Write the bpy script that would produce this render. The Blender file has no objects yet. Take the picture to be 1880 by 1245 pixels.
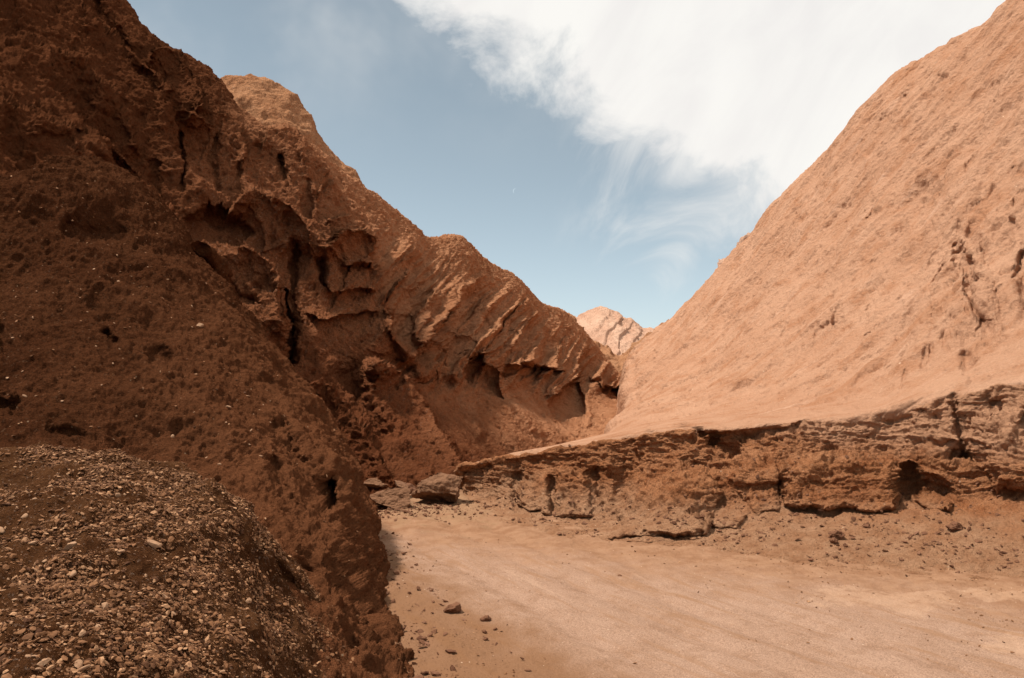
import bpy, math, random
import numpy as np
from mathutils import Vector, Matrix

# ------------------------------------------------------------------ camera, sky, sun, exposure
C = bpy.context.scene.collection
scn = bpy.context.scene
CAM = np.array([0.0, 0.0, 3.0]); FPX = 1462.0
PITCH = math.atan(77.5 / FPX)
cd = bpy.data.cameras.new("camera"); cam = bpy.data.objects.new("camera", cd); C.objects.link(cam)
cd.sensor_width = 36; cd.lens = 28.0; cd.clip_end = 6000; cd.clip_start = 0.1
cam.location = CAM; cam.rotation_euler = (math.pi / 2 + PITCH, 0, 0)
scn.camera = cam

SUN_EL = math.radians(63); SUN_AZ = math.radians(270)      # azimuth clockwise from +Y: high on the left, a little beyond
sl = bpy.data.lights.new("sun", 'SUN'); sl.energy = 4.8; sl.angle = math.radians(7); sl.color = (1.0, 0.93, 0.84)
sun = bpy.data.objects.new("sun", sl); C.objects.link(sun)
sd = Vector((math.sin(SUN_AZ) * math.cos(SUN_EL), math.cos(SUN_AZ) * math.cos(SUN_EL), math.sin(SUN_EL)))
sun.rotation_euler = (-sd).to_track_quat('-Z', 'Y').to_euler()
scn.view_settings.view_transform = 'Standard'; scn.view_settings.look = 'None'
scn.view_settings.exposure = 0.3; scn.view_settings.gamma = 1.0
scn.cycles.max_bounces = 6; scn.cycles.diffuse_bounces = 3


class NT:
    """tiny node helper"""
    def __init__(s, tree): s.t = tree
    def n(s, typ, ins=None, **kw):
        nd = s.t.nodes.new(typ)
        for k, v in kw.items(): setattr(nd, k, v)
        for k, v in (ins or {}).items():
            if isinstance(v, bpy.types.NodeSocket): s.t.links.new(v, nd.inputs[k])
            else: nd.inputs[k].default_value = v
        return nd
    def m(s, op, a, b=0.0, c=0.0, clamp=False):
        return s.n('ShaderNodeMath', {0: a, 1: b, 2: c}, operation=op, use_clamp=clamp).outputs[0]
    def noise(s, vec, scale, detail=4, rough=0.55, dist=0.0):
        return s.n('ShaderNodeTexNoise', {'Vector': vec, 'Scale': scale, 'Detail': detail, 'Roughness': rough, 'Distortion': dist}).outputs[0]
    def ramp(s, f, lo, hi, smooth=True):
        return s.n('ShaderNodeMapRange', {'Value': f, 'From Min': lo, 'From Max': hi}, clamp=True,
                   interpolation_type='SMOOTHSTEP' if smooth else 'LINEAR').outputs[0]
    def mix(s, f, a, b, typ='MIX'):
        nd = s.n('ShaderNodeMix', None, data_type='RGBA', blend_type=typ)
        for k, v in ((0, f), (6, a), (7, b)):
            if isinstance(v, bpy.types.NodeSocket): s.t.links.new(v, nd.inputs[k])
            else: nd.inputs[k].default_value = (*v, 1) if isinstance(v, tuple) and len(v) == 3 else v
        return nd.outputs[2]


# world: Nishita sky with a bank of cloud fixed to directions in the sky
w = bpy.data.worlds.new("World"); scn.world = w; w.use_nodes = True
w.node_tree.nodes.clear(); N = NT(w.node_tree)
sky = N.n('ShaderNodeTexSky', sky_type='NISHITA', sun_disc=False, sun_elevation=SUN_EL, sun_rotation=SUN_AZ,
          altitude=2400, air_density=1.0, dust_density=1.6, ozone_density=1.0)
tc = N.n('ShaderNodeTexCoord')
sep = N.n('ShaderNodeSeparateXYZ', {0: tc.outputs['Generated']})
dx, dy, dz = sep.outputs
# cloud layer: project the direction onto a sheet overhead
el = N.m('ARCTAN2', dz, N.m('SQRT', N.m('ADD', N.m('MULTIPLY', dx, dx), N.m('MULTIPLY', dy, dy))))
az = N.m('ARCTAN2', dx, dy)
vec = N.n('ShaderNodeCombineXYZ', {0: az, 1: el, 2: 0.0}).outputs[0]
rotm = N.n('ShaderNodeMapping', {'Vector': vec, 'Rotation': (0, 0, math.radians(-34)), 'Scale': (1.0, 1.35, 1)})
n1 = N.noise(rotm.outputs[0], 5.5, 10, 0.60, 0.35)
ua = N.m('ADD', N.m('MULTIPLY', az, 0.66), N.m('MULTIPLY', el, 0.75)); va = N.m('SUBTRACT', N.m('MULTIPLY', el, 0.66), N.m('MULTIPLY', az, 0.75))
wv = N.n('ShaderNodeCombineXYZ', {0: ua, 1: N.m('MULTIPLY', va, 2.3), 2: 0.7}).outputs[0]
n2 = N.noise(wv, 4.6, 9, 0.56, 0.9)
n3 = N.noise(vec, 3.0, 5, 0.55, 0.2)
# signed distance from the cloud's lower-left edge line (in az/el), positive to the upper right
edge = N.m('SUBTRACT', N.m('ADD', N.m('MULTIPLY', az, 0.563), N.m('MULTIPLY', el, 0.826)), 0.320)
d = N.m('ADD', edge, N.m('MULTIPLY', N.m('SUBTRACT', n1, 0.5), 0.30))
body = N.m('POWER', N.ramp(d, -0.025, 0.055), 0.75)
d2 = N.m('ADD', N.m('ADD', edge, 0.125), N.m('MULTIPLY', N.m('SUBTRACT', n2, 0.5), 0.50))
wisp = N.m('MULTIPLY', N.m('MULTIPLY', N.ramp(d2, 0.0, 0.18), N.ramp(az, 0.04, 0.14)), 0.8)
# thin veil high at the left
veil = N.m('MULTIPLY', N.m('MULTIPLY', N.ramp(n3, 0.40, 0.70), N.ramp(el, 0.24, 0.46)), 0.45)
cm = N.m('MAXIMUM', N.m('MAXIMUM', body, wisp), veil)
# tone the clear sky to the hazy desert blue
hs = N.n('ShaderNodeHueSaturation', {'Color': sky.outputs[0], 'Saturation': 0.52, 'Value': 1.28, 'Hue': 0.468})
shade = N.mix(N.ramp(N.m('ADD', N.m('MULTIPLY', n2, 0.5), N.m('MULTIPLY', n3, 0.5)), 0.34, 0.60), (8.9, 8.65, 8.45), (9.8, 9.6, 9.2))
skc = N.mix(cm, hs.outputs[0], shade)
bg = N.n('ShaderNodeBackground', {'Color': skc, 'Strength': 0.08})
out = N.n('ShaderNodeOutputWorld'); w.node_tree.links.new(bg.outputs[0], out.inputs[0])

# ------------------------------------------------------------------ numpy helpers
QUAL = 1.0
rng = np.random.default_rng(7)
_perm = rng.permutation(256).astype(np.int32); _perm = np.concatenate([_perm, _perm, _perm])
_g = rng.normal(size=(256, 3)); _g /= np.linalg.norm(_g, axis=1)[:, None]; _g = (_g * 1.5).astype(np.float32)


def pn(P, seed=0):
    """gradient noise, P (...,3) -> about -1..1"""
    sh = P.shape[:-1]; P = P.reshape(-1, 3).astype(np.float32) + np.float32(seed * 17.31)
    I = np.floor(P); F = P - I; I = I.astype(np.int32) & 255
    U = F * F * F * (F * (F * 6 - 15) + 10)
    r = np.zeros(len(P), np.float32)
    for a in (0, 1):
        wa = U[:, 0] if a else 1 - U[:, 0]; ia = _perm[I[:, 0] + a]
        for b in (0, 1):
            wb = wa * (U[:, 1] if b else 1 - U[:, 1]); ib = _perm[ia + I[:, 1] + b]
            for c in (0, 1):
                g = _g[_perm[ib + I[:, 2] + c]]
                dd = g[:, 0] * (F[:, 0] - a) + g[:, 1] * (F[:, 1] - b) + g[:, 2] * (F[:, 2] - c)
                r += wb * (U[:, 2] if c else 1 - U[:, 2]) * dd
    return r.reshape(sh)


def fbm(P, o=4, gain=0.5, seed=0):
    r = 0; a = 1.0; t = 0
    for k in range(o): r = r + a * pn(P * (2.03 ** k), seed + k); t += a; a *= gain
    return r / t * 1.4


def ridged(P, o=4, gain=0.5, seed=0):
    r = 0; a = 1.0; t = 0; wgt = 1.0
    for k in range(o):
        n = 1 - np.abs(pn(P * (2.03 ** k), seed + k)) * 1.6
        n = np.clip(n, 0, 1) ** 2 * wgt; wgt = np.clip(n * 1.5, 0, 1)
        r = r + a * n; t += a; a *= gain
    return r / t


def billow(P, o=3, gain=0.5, seed=0):
    r = 0; a = 1.0; t = 0
    for k in range(o): r = r + a * np.abs(pn(P * (2.03 ** k), seed + k)); t += a; a *= gain
    return r / t * 1.6


def sstep(x, a, b):
    t = np.clip((x - a) / (b - a), 0, 1); return t * t * (3 - 2 * t)


sp, cp = math.sin(PITCH), math.cos(PITCH)


def W(px, py, D):
    a = (px - 940) / FPX; b = (622.5 - py) / FPX
    Y = cp - b * sp; k = D / Y
    return np.array([a * k, D, 3.0 + (sp + b * cp) * k])


def proj(P):
    x = P[..., 0]; y = P[..., 1]; z = P[..., 2] - 3.0
    f = np.maximum(y * cp + z * sp, 0.05); u = -y * sp + z * cp
    return 940 + FPX * x / f, 622.5 - FPX * u / f


def cr(pts, t):
    """Catmull-Rom through pts (n,...) at parameters t (0..n-1)"""
    n = len(pts); i = np.clip(np.floor(t).astype(int), 0, n - 2); f = (t - i)
    f = f.reshape(f.shape + (1,) * (pts.ndim - 1))
    p1 = pts[i]; p2 = pts[i + 1]
    p0 = np.where((i > 0).reshape(f.shape), pts[np.maximum(i - 1, 0)], 2 * p1 - p2)
    p3 = np.where((i < n - 2).reshape(f.shape), pts[np.minimum(i + 2, n - 1)], 2 * p2 - p1)
    m1 = 0.42 * (p2 - p0); m2 = 0.42 * (p3 - p1)
    return ((2 * f**3 - 3 * f**2 + 1) * p1 + (f**3 - 2 * f**2 + f) * m1 + (-2 * f**3 + 3 * f**2) * p2 + (f**3 - f**2) * m2)


def row(pts, nu, left=None, right=None):
    """pts: list of (px,py,D) -> nu world points evenly spaced in picture length, plus world-offset ends"""
    A = np.array([W(*p) for p in pts]); S = np.array([(p[0], p[1]) for p in pts], float)
    L = np.concatenate([[0], np.cumsum(np.linalg.norm(np.diff(S, axis=0), axis=1))]); L /= L[-1]
    t = np.interp(np.linspace(0, 1, nu), L, np.arange(len(pts)))
    return cr(A, t)


def lattice(rows, nu, nvs, back=(), under=(), left=(), right=(), ns=None):
    """rows of (px,py,D) top to bottom. back/under: world offsets (dx,dy,dz) or ('z',dy,zabs) beyond the first/last row"""
    ns = ns or 24
    R = [row(r, nu) for r in rows]
    def off(base, offs):
        o = []
        for q in offs:
            p = base.copy()
            if q[0] == 'z': p[:, 1] += q[1]; p[:, 2] = q[2]
            else: p += np.array(q)
            o.append(p)
        return o
    top = off(R[0], back)[::-1]; bot = off(R[-1], under)
    G = np.array(top + R + bot)                       # (nr, nu, 3)
    ext = lambda col, offs: off(G[:, col].copy(), offs)
    cols = [G[:, i] for i in range(nu)]
    G2 = np.stack(cols, 1)
    # side columns, densified
    def side(col, offs, flip):
        pts = np.array([G2[:, col]] + ext(col, offs)); n = len(pts)
        t = np.linspace(0, n - 1, ns * (n - 1) + 1)[1:]
        s = cr(pts, t)                                # (k, nr, 3)
        s = np.moveaxis(s, 0, 1)
        return s[:, ::-1] if flip else s
    if left: Ls = side(0, left, True)
    if right: Rs = side(nu - 1, right, False)
    if left: G2 = np.concatenate([Ls, G2], 1)
    if right: G2 = np.concatenate([G2, Rs], 1)
    nv_all = [ns] * len(back) + list(nvs) + [ns] * len(under)
    ts = [np.array([0.0])]
    for i, k in enumerate(nv_all): ts.append(i + np.arange(1, k + 1) / k)
    tv = np.concatenate(ts)
    return cr(G2, tv), tv - len(back)


def normals(G):
    du = np.gradient(G, axis=1); dv = np.gradient(G, axis=0)
    n = np.cross(dv, du); n /= np.linalg.norm(n, axis=-1)[..., None] + 1e-9
    return n


def facing(G):
    n = normals(G); c = (n * (CAM - G)).sum(-1).mean()
    return n if c > 0 else -n


def smooth(A, k):
    """box blur of a grid field"""
    for ax in (0, 1):
        for _ in range(2):
            p = np.concatenate([np.repeat(A.take([0], ax), k, ax), A, np.repeat(A.take([-1], ax), k + 1, ax)], ax)
            c = np.cumsum(p, axis=ax, dtype=np.float64)
            n = A.shape[ax]
            c1 = c.take(range(2 * k, 2 * k + n), ax); c0 = c.take(range(0, n), ax)
            A = (c1 - c0) / (2 * k)
    return A


def snorm(G, k=6):
    n = smooth(facing(G), k); return n / (np.linalg.norm(n, axis=-1)[..., None] + 1e-9)


def warp_px(G, amp=9, sc=0.6, seed=3):
    px, py = proj(G); D = G[..., 1:2]
    Q = np.stack([px, py, 0 * px], -1) / 46.0
    px = px + amp * fbm(Q, 4, 0.6, seed); py = py + amp * fbm(Q, 4, 0.6, seed + 9)
    return px, py


def pdist(px, py, poly, closed):
    d = np.full(px.shape, 1e9, np.float32); inside = np.zeros(px.shape, bool)
    n = len(poly)
    for i in range(n if closed else n - 1):
        ax, ay = poly[i][:2]; bx, by = poly[(i + 1) % n][:2]
        vx, vy = bx - ax, by - ay; L = vx * vx + vy * vy + 1e-9
        t = np.clip(((px - ax) * vx + (py - ay) * vy) / L, 0, 1)
        d = np.minimum(d, np.hypot(px - ax - t * vx, py - ay - t * vy))
        if closed:
            c = ((ay > py) != (by > py)) & (px < vx * (py - ay) / (vy if abs(vy) > 1e-9 else 1e-9) + ax)
            inside ^= c
    return d, inside


def push(G, off):
    """move along the line of sight by off metres"""
    v = G - CAM; L = np.linalg.norm(v, axis=-1)
    return CAM + v * (1 + off / np.maximum(L, 1))[..., None]


def sculpt(G, feats, amp=9, seed=3):
    """('lobe', poly, metres, w px) stands proud with a rounded edge; ('crack', line, metres, w px) is cut in; ('bump', ...) raised"""
    px, py = warp_px(G, amp, seed=seed); off = np.zeros(px.shape)
    for k, pts, m, wd in feats:
        if k == 'scarp':                                # proud on one side, dropping away sharply on the other
            best = np.full(px.shape, 1e9); sg = np.zeros(px.shape); al = np.zeros(px.shape); n = len(pts) - 1
            for i in range(n):
                ax, ay = pts[i]; vx, vy = pts[i + 1][0] - ax, pts[i + 1][1] - ay; L = vx * vx + vy * vy
                t = ((px - ax) * vx + (py - ay) * vy) / L; tc = np.clip(t, 0, 1)
                dd = np.hypot(px - ax - tc * vx, py - ay - tc * vy); u = dd < best
                best = np.where(u, dd, best); sg = np.where(u, vx * (py - ay) - vy * (px - ax), sg); al = np.where(u, (i + tc) / n, al)
            s = np.where(sg > 0, best, -best)
            tp = sstep(al, 0, .18) * sstep(al, 1.0, .82)
            off += -m * tp * np.where(s > 0, np.exp(-s / wd), sstep(s, -4.5, 0))
            continue
        d, ins = pdist(px, py, pts, k in ('lobe', 'pit'))
        if k in ('lobe', 'pit'):
            e = np.where(ins, d, 0) / wd; e = np.clip(e, 0, 1)
            o = np.sqrt(1 - (1 - e) ** 2) * m
            off += -o if k == 'lobe' else o
        else:
            o = np.exp(-(d / wd) ** 2) * m
            off += o if k == 'crack' else -o
    return push(G, off)


def gashes(n, xr, yr, dr, ln, dp, wd, seed, ok):
    r = np.random.default_rng(seed); o = []
    while len(o) < n:
        x, y = r.uniform(*xr), r.uniform(*yr)
        if not ok(x, y): continue
        L = r.uniform(*ln); a = math.atan2(dr[1], dr[0]) + r.normal() * .18
        m1 = (x + math.cos(a) * L * .5 + r.normal() * 1.5, y + math.sin(a) * L * .5 + r.normal() * 1.5)
        o.append(('crack', [(x, y), m1, (x + math.cos(a) * L, y + math.sin(a) * L)], r.uniform(*dp) * min(1, L / 30), r.uniform(*wd)))
    return o


def mesh_grid(name, G, mat, sl=None, smoothsh=True):
    nr, nc = G.shape[:2]
    me = bpy.data.meshes.new(name)
    idx = np.arange(nr * nc).reshape(nr, nc)
    q = np.stack([idx[:-1, :-1], idx[:-1, 1:], idx[1:, 1:], idx[1:, :-1]], -1).reshape(-1, 4)
    n0 = facing(G)
    g = np.cross(G[1:, :-1] - G[:-1, :-1], G[:-1, 1:] - G[:-1, :-1])
    if (g * n0[:-1, :-1]).sum(-1).mean() > 0: q = q[:, ::-1]
    return mesh_raw(name, G.reshape(-1, 3), q, mat, smoothsh)


def mesh_raw(name, V, q, mat, smoothsh=True, parent=None):
    me = bpy.data.meshes.new(name); k = q.shape[1]
    me.vertices.add(len(V)); me.vertices.foreach_set('co', np.ascontiguousarray(V, np.float32).ravel())
    me.loops.add(q.size); me.loops.foreach_set('vertex_index', np.ascontiguousarray(q, np.int32).ravel())
    me.polygons.add(len(q)); me.polygons.foreach_set('loop_start', np.arange(0, q.size, k, dtype=np.int32))
    me.polygons.foreach_set('loop_total', np.full(len(q), k, np.int32))
    me.polygons.foreach_set('use_smooth', np.full(len(q), smoothsh, bool))
    me.update(calc_edges=True)
    me.materials.append(mat)
    o = bpy.data.objects.new(name, me); C.objects.link(o)
    if parent: o.parent = parent
    return o


def tag(o, label=None, cat=None, group=None, kind=None):
    if label: o['label'] = label
    if cat: o['category'] = cat
    if group: o['group'] = group
    if kind: o['kind'] = kind
    return o


# ------------------------------------------------------------------ materials
def earth(name, c1, c2, c3, fine=9.0, bump=0.03, big=0.35, grain=60.0, flecks=0.0, fleck_col=(0.5, 0.36, 0.27), fleck_scale=26.0,
          streak=None, patches=None, gdist=0.004, gdark=0.45):
    m = bpy.data.materials.new(name); m.use_nodes = True; t = m.node_tree; t.nodes.clear(); N = NT(t)
    pos = N.n('ShaderNodeNewGeometry').outputs['Position']
    v = pos
    if streak:
        mp = N.n('ShaderNodeMapping', {'Vector': pos, 'Rotation': streak[0], 'Scale': streak[1]}); v = mp.outputs[0]
    a = N.noise(v, big, 6, 0.62, 0.3)
    b = N.noise(pos, fine * 0.25, 7, 0.68, 0.2)
    g = N.noise(pos, grain, 3, 0.7)
    col = N.mix(N.ramp(a, 0.36, 0.64), c1, c2)
    col = N.mix(N.ramp(b, 0.45, 0.72), col, c3)
    col = N.mix(N.ramp(g, 0.30, 0.66), N.mix(gdark, col, (0.02, 0.01, 0.006)), col)
    gg = N.ramp(N.noise(pos, grain * 0.45, 2, 0.6), 0.58, 0.75)
    col = N.mix(N.m('MULTIPLY', gg, 0.22), col, fleck_col)
    if patches:
        for (pc, fac) in patches(N, pos): col = N.mix(fac, col, pc)
    if flecks > 0:
        vo = N.n('ShaderNodeTexVoronoi', {'Vector': pos, 'Scale': fleck_scale})
        rnd = N.n('ShaderNodeSeparateColor', {0: vo.outputs['Color']}).outputs[0]
        f = N.m('MULTIPLY', N.m('LESS_THAN', vo.outputs['Distance'], 0.22), N.m('GREATER_THAN', rnd, 1 - flecks))
        col = N.mix(f, col, fleck_col)
    h1 = N.noise(pos, fine, 8, 0.72, 0.15)
    h2 = N.n('ShaderNodeTexVoronoi', {'Vector': N.mix(0.06, pos, N.n('ShaderNodeTexNoise', {'Vector': pos, 'Scale': fine}).outputs['Color']), 'Scale': fine * 2.2, 'Randomness': 1.0}, feature='F1').outputs['Distance']
    hh = N.m('ADD', N.m('MULTIPLY', h1, 1.0), N.m('MULTIPLY', h2, -0.28))
    bp = N.n('ShaderNodeBump', {'Height': hh, 'Distance': bump, 'Strength': 1.0})
    b2 = N.n('ShaderNodeBump', {'Height': g, 'Distance': gdist, 'Strength': 1.0, 'Normal': bp.outputs[0]})
    bs = N.n('ShaderNodeBsdfPrincipled', {'Base Color': col, 'Roughness': 0.95, 'Normal': b2.outputs[0]})
    bs.inputs['Specular IOR Level'].default_value = 0.0
    o = N.n('ShaderNodeOutputMaterial'); t.links.new(bs.outputs[0], o.inputs[0])
    return m


def stone_mat(name, cols, bump=0.01, sc=14.0):
    m = bpy.data.materials.new(name); m.use_nodes = True; t = m.node_tree; t.nodes.clear(); N = NT(t)
    g = N.n('ShaderNodeNewGeometry'); pos = g.outputs['Position']; r = g.outputs['Random Per Island']
    r2 = N.m('FRACT', N.m('MULTIPLY', r, 91.7))
    col = N.mix(N.ramp(r, 0.0, 0.6, False), cols[0], cols[1])
    col = N.mix(N.m('GREATER_THAN', r2, 0.86), col, cols[2])
    n = N.noise(pos, sc, 6, 0.65)
    col = N.mix(N.m('MULTIPLY', N.ramp(n, 0.4, 0.7), 0.5), col, cols[0])
    bp = N.n('ShaderNodeBump', {'Height': n, 'Distance': bump, 'Strength': 1.0})
    bs = N.n('ShaderNodeBsdfPrincipled', {'Base Color': col, 'Roughness': 0.9, 'Normal': bp.outputs[0]})
    bs.inputs['Specular IOR Level'].default_value = 0.2
    o = N.n('ShaderNodeOutputMaterial'); t.links.new(bs.outputs[0], o.inputs[0])
    return m


def slope_patches(N, pos):
    x = N.n('ShaderNodeSeparateXYZ', {0: pos}).outputs[0]
    f = N.ramp(N.m('ADD', x, N.m('MULTIPLY', N.m('SUBTRACT', N.noise(pos, 0.5, 6, 0.65), 0.5), 5.0)), -8.0, -2.5)  # redder soil to the right, with its lit look painted into the colour
    return [((0.175, 0.066, 0.029), N.m('MULTIPLY', f, 0.8))]


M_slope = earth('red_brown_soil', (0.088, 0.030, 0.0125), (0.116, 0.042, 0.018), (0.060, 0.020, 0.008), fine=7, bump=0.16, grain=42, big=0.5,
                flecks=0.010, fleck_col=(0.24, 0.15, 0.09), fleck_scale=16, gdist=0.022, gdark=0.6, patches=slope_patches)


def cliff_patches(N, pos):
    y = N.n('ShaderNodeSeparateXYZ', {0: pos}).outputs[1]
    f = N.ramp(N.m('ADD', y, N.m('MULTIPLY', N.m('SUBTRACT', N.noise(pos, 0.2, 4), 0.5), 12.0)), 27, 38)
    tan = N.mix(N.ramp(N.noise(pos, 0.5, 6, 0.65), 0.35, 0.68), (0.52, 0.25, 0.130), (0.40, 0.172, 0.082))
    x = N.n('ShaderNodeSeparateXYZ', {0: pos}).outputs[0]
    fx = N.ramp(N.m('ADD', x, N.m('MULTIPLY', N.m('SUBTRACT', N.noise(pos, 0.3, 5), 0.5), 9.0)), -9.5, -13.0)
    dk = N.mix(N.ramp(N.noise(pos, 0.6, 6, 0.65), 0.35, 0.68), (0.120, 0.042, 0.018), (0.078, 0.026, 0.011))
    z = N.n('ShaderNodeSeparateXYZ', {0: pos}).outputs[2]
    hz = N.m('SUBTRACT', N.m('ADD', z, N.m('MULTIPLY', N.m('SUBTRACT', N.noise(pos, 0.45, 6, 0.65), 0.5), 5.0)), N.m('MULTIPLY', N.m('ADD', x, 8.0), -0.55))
    fz = N.m('MULTIPLY', N.ramp(hz, 6.6, 2.6), N.ramp(y, 54, 29))  # darker red low base; shade of the ravine is painted in with it
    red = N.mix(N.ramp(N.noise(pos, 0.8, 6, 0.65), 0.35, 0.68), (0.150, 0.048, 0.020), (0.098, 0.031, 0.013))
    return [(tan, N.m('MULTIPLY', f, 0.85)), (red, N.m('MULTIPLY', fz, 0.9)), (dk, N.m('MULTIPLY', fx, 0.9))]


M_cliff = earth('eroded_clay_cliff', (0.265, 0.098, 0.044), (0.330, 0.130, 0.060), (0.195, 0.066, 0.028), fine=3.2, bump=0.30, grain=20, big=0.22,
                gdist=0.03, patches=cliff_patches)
M_dome = earth('tan_clay_hill', (0.44, 0.21, 0.105), (0.48, 0.24, 0.125), (0.37, 0.165, 0.08), fine=1.6, bump=0.4, grain=10, big=0.12, gdist=0.03)
M_far = earth('pale_pink_rock', (0.55, 0.325, 0.22), (0.62, 0.39, 0.27), (0.47, 0.255, 0.165), fine=0.7, bump=0.5, grain=5, big=0.08,
              streak=((0, math.radians(-38), 0), (3.5, 1.0, 0.35)))
def wall_patches(N, pos):
    s = N.n('ShaderNodeSeparateXYZ', {0: pos}); x, y, z = s.outputs
    q = N.m('SUBTRACT', N.m('MULTIPLY', y, 0.75), N.m('MULTIPLY', x, 0.65))
    a = N.m('ADD', N.m('MULTIPLY', q, 0.75), N.m('MULTIPLY', z, 0.5)); b = N.m('MULTIPLY', N.m('SUBTRACT', N.m('MULTIPLY', z, 0.7), N.m('MULTIPLY', q, 0.5)), 0.16)
    v = N.n('ShaderNodeCombineXYZ', {0: a, 1: b, 2: N.m('MULTIPLY', x, 0.1)}).outputs[0]
    n = N.noise(v, 0.9, 8, 0.68, 0.3); n2 = N.noise(v, 2.6, 6, 0.65, 0.2)
    return [((0.335, 0.147, 0.072), N.m('MULTIPLY', N.ramp(n, 0.52, 0.72), 0.6)), ((0.56, 0.345, 0.235), N.m('MULTIPLY', N.ramp(n2, 0.56, 0.74), 0.5))]


M_wall = earth('orange_clay_wall', (0.455, 0.245, 0.148), (0.495, 0.277, 0.172), (0.385, 0.182, 0.098), fine=3.5, bump=0.14, grain=24, big=0.22,
               streak=((0, math.radians(35), math.radians(20)), (2.4, 1, 0.5)), flecks=0.008, fleck_col=(0.60, 0.40, 0.27), fleck_scale=9, gdist=0.010, gdark=0.18, patches=wall_patches)


def bank_patches(N, pos):
    s = N.n('ShaderNodeSeparateXYZ', {0: pos}); z = s.outputs[2]
    h = N.m('ADD', z, N.m('MULTIPLY', N.m('SUBTRACT', N.noise(pos, 1.1, 6, 0.65), 0.5), 1.1))
    talus = N.mix(N.ramp(N.noise(pos, 2.6, 6, 0.65), 0.35, 0.66), (0.38, 0.205, 0.115), (0.30, 0.145, 0.075))
    return [(talus, N.ramp(h, 0.85, 0.25)), ((0.45, 0.235, 0.135), N.ramp(N.m('SUBTRACT', h, N.m('MULTIPLY', s.outputs[0], -0.10)), 2.15, 2.75))]


M_bank = earth('layered_clay_bank', (0.365, 0.148, 0.064), (0.45, 0.200, 0.095), (0.280, 0.098, 0.039), fine=6, bump=0.15, grain=36, big=0.6,
               streak=((0, 0, 0), (0.6, 0.6, 5.0)), flecks=0.012, fleck_col=(0.50, 0.33, 0.22), fleck_scale=14, gdist=0.014, patches=bank_patches)
M_mound = earth('gritty_mound_soil', (0.080, 0.032, 0.013), (0.120, 0.052, 0.022), (0.050, 0.018, 0.007), fine=12, bump=0.06, grain=70, big=0.9, gdist=0.01)


def floor_patches(N, pos):
    s = N.n('ShaderNodeSeparateXYZ', {0: pos}); x, y = s.outputs[0], s.outputs[1]
    wn = N.n('ShaderNodeTexNoise', {'Vector': pos, 'Scale': 1.6, 'Detail': 8, 'Roughness': 0.68}).outputs[0]
    yy = N.m('SUBTRACT', y, 9.0)
    ct = N.m('ADD', N.m('MULTIPLY', yy, -0.58), N.m('ADD', N.m('MULTIPLY', N.m('MULTIPLY', yy, yy), 0.012), 2.0))
    sx = N.m('SUBTRACT', x, ct)
    sv = N.n('ShaderNodeCombineXYZ', {0: N.m('MULTIPLY', sx, 2.6), 1: N.m('MULTIPLY', y, 0.35), 2: 0.0}).outputs[0]
    st_ = N.noise(sv, 1.3, 6, 0.65, 0.4)
    def blob(cx, cy, rx, ry, k=0.9):
        d = N.m('SQRT', N.m('ADD', N.m('POWER', N.m('DIVIDE', N.m('ABSOLUTE', N.m('SUBTRACT', x, cx)), rx), 2.0),
                            N.m('POWER', N.m('DIVIDE', N.m('ABSOLUTE', N.m('SUBTRACT', y, cy)), ry), 2.0)))
        return N.ramp(N.m('ADD', d, N.m('MULTIPLY', N.m('SUBTRACT', wn, 0.5), 4.2)), 1.1, 0.6)
    f1 = N.m('MAXIMUM', blob(5.15, 11.1, 0.95, 0.55), blob(6.0, 9.1, 0.6, 0.6))
    f1 = N.m('MAXIMUM', f1, blob(7.0, 11.2, 0.7, 0.35))
    # darker grit at the foot of the near slope and grey-brown silt by the boulders
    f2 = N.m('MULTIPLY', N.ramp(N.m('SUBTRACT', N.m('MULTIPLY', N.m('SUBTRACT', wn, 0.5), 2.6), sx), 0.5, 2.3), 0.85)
    f3 = N.m('MULTIPLY', blob(-1.6, 19.5, 3.2, 2.6), 0.6)
    f4 = N.ramp(N.m('ADD', N.m('ADD', y, N.m('MULTIPLY', x, 0.55)), N.m('MULTIPLY', N.m('SUBTRACT', wn, 0.5), 4.6)), 12.6, 15.8)
    tl = N.mix(N.ramp(N.noise(pos, 2.6, 6, 0.65), 0.35, 0.66), (0.310, 0.172, 0.100), (0.240, 0.122, 0.067))
    return [((0.27, 0.145, 0.080), N.m('MULTIPLY', N.ramp(st_, 0.50, 0.68), 0.8)), ((0.46, 0.295, 0.20), N.m('MULTIPLY', N.ramp(st_, 0.46, 0.26), 0.35)),
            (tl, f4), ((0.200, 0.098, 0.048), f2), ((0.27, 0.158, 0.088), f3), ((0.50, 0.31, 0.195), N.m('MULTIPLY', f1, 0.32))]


M_floor = earth('packed_sandy_floor', (0.375, 0.228, 0.153), (0.415, 0.258, 0.177), (0.325, 0.188, 0.120), fine=9, bump=0.03, grain=60, big=0.8,
                streak=((0, 0, math.radians(28)), (1.6, 0.35, 1)), flecks=0.010, fleck_col=(0.52, 0.36, 0.25), fleck_scale=24, patches=floor_patches, gdist=0.009)
M_gravel = stone_mat('tan_gravel', ((0.065, 0.024, 0.009), (0.225, 0.102, 0.044), (0.42, 0.225, 0.115)), 0.006, 40)
M_pale = stone_mat('pale_stone', ((0.22, 0.115, 0.06), (0.36, 0.205, 0.115), (0.46, 0.30, 0.19)), 0.008, 30)
M_boulder = stone_mat('weathered_boulder', ((0.13, 0.058, 0.028), (0.27, 0.135, 0.070), (0.28, 0.145, 0.08)), 0.12, 6)
M_clod = stone_mat('dark_clod', ((0.10, 0.040, 0.019), (0.17, 0.075, 0.038), (0.21, 0.10, 0.055)), 0.03, 16)

# ------------------------------------------------------------------ landforms
st = 2.0 / QUAL                                        # picture step between mesh columns


def n_of(px): return max(4, int(px / st))


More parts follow.
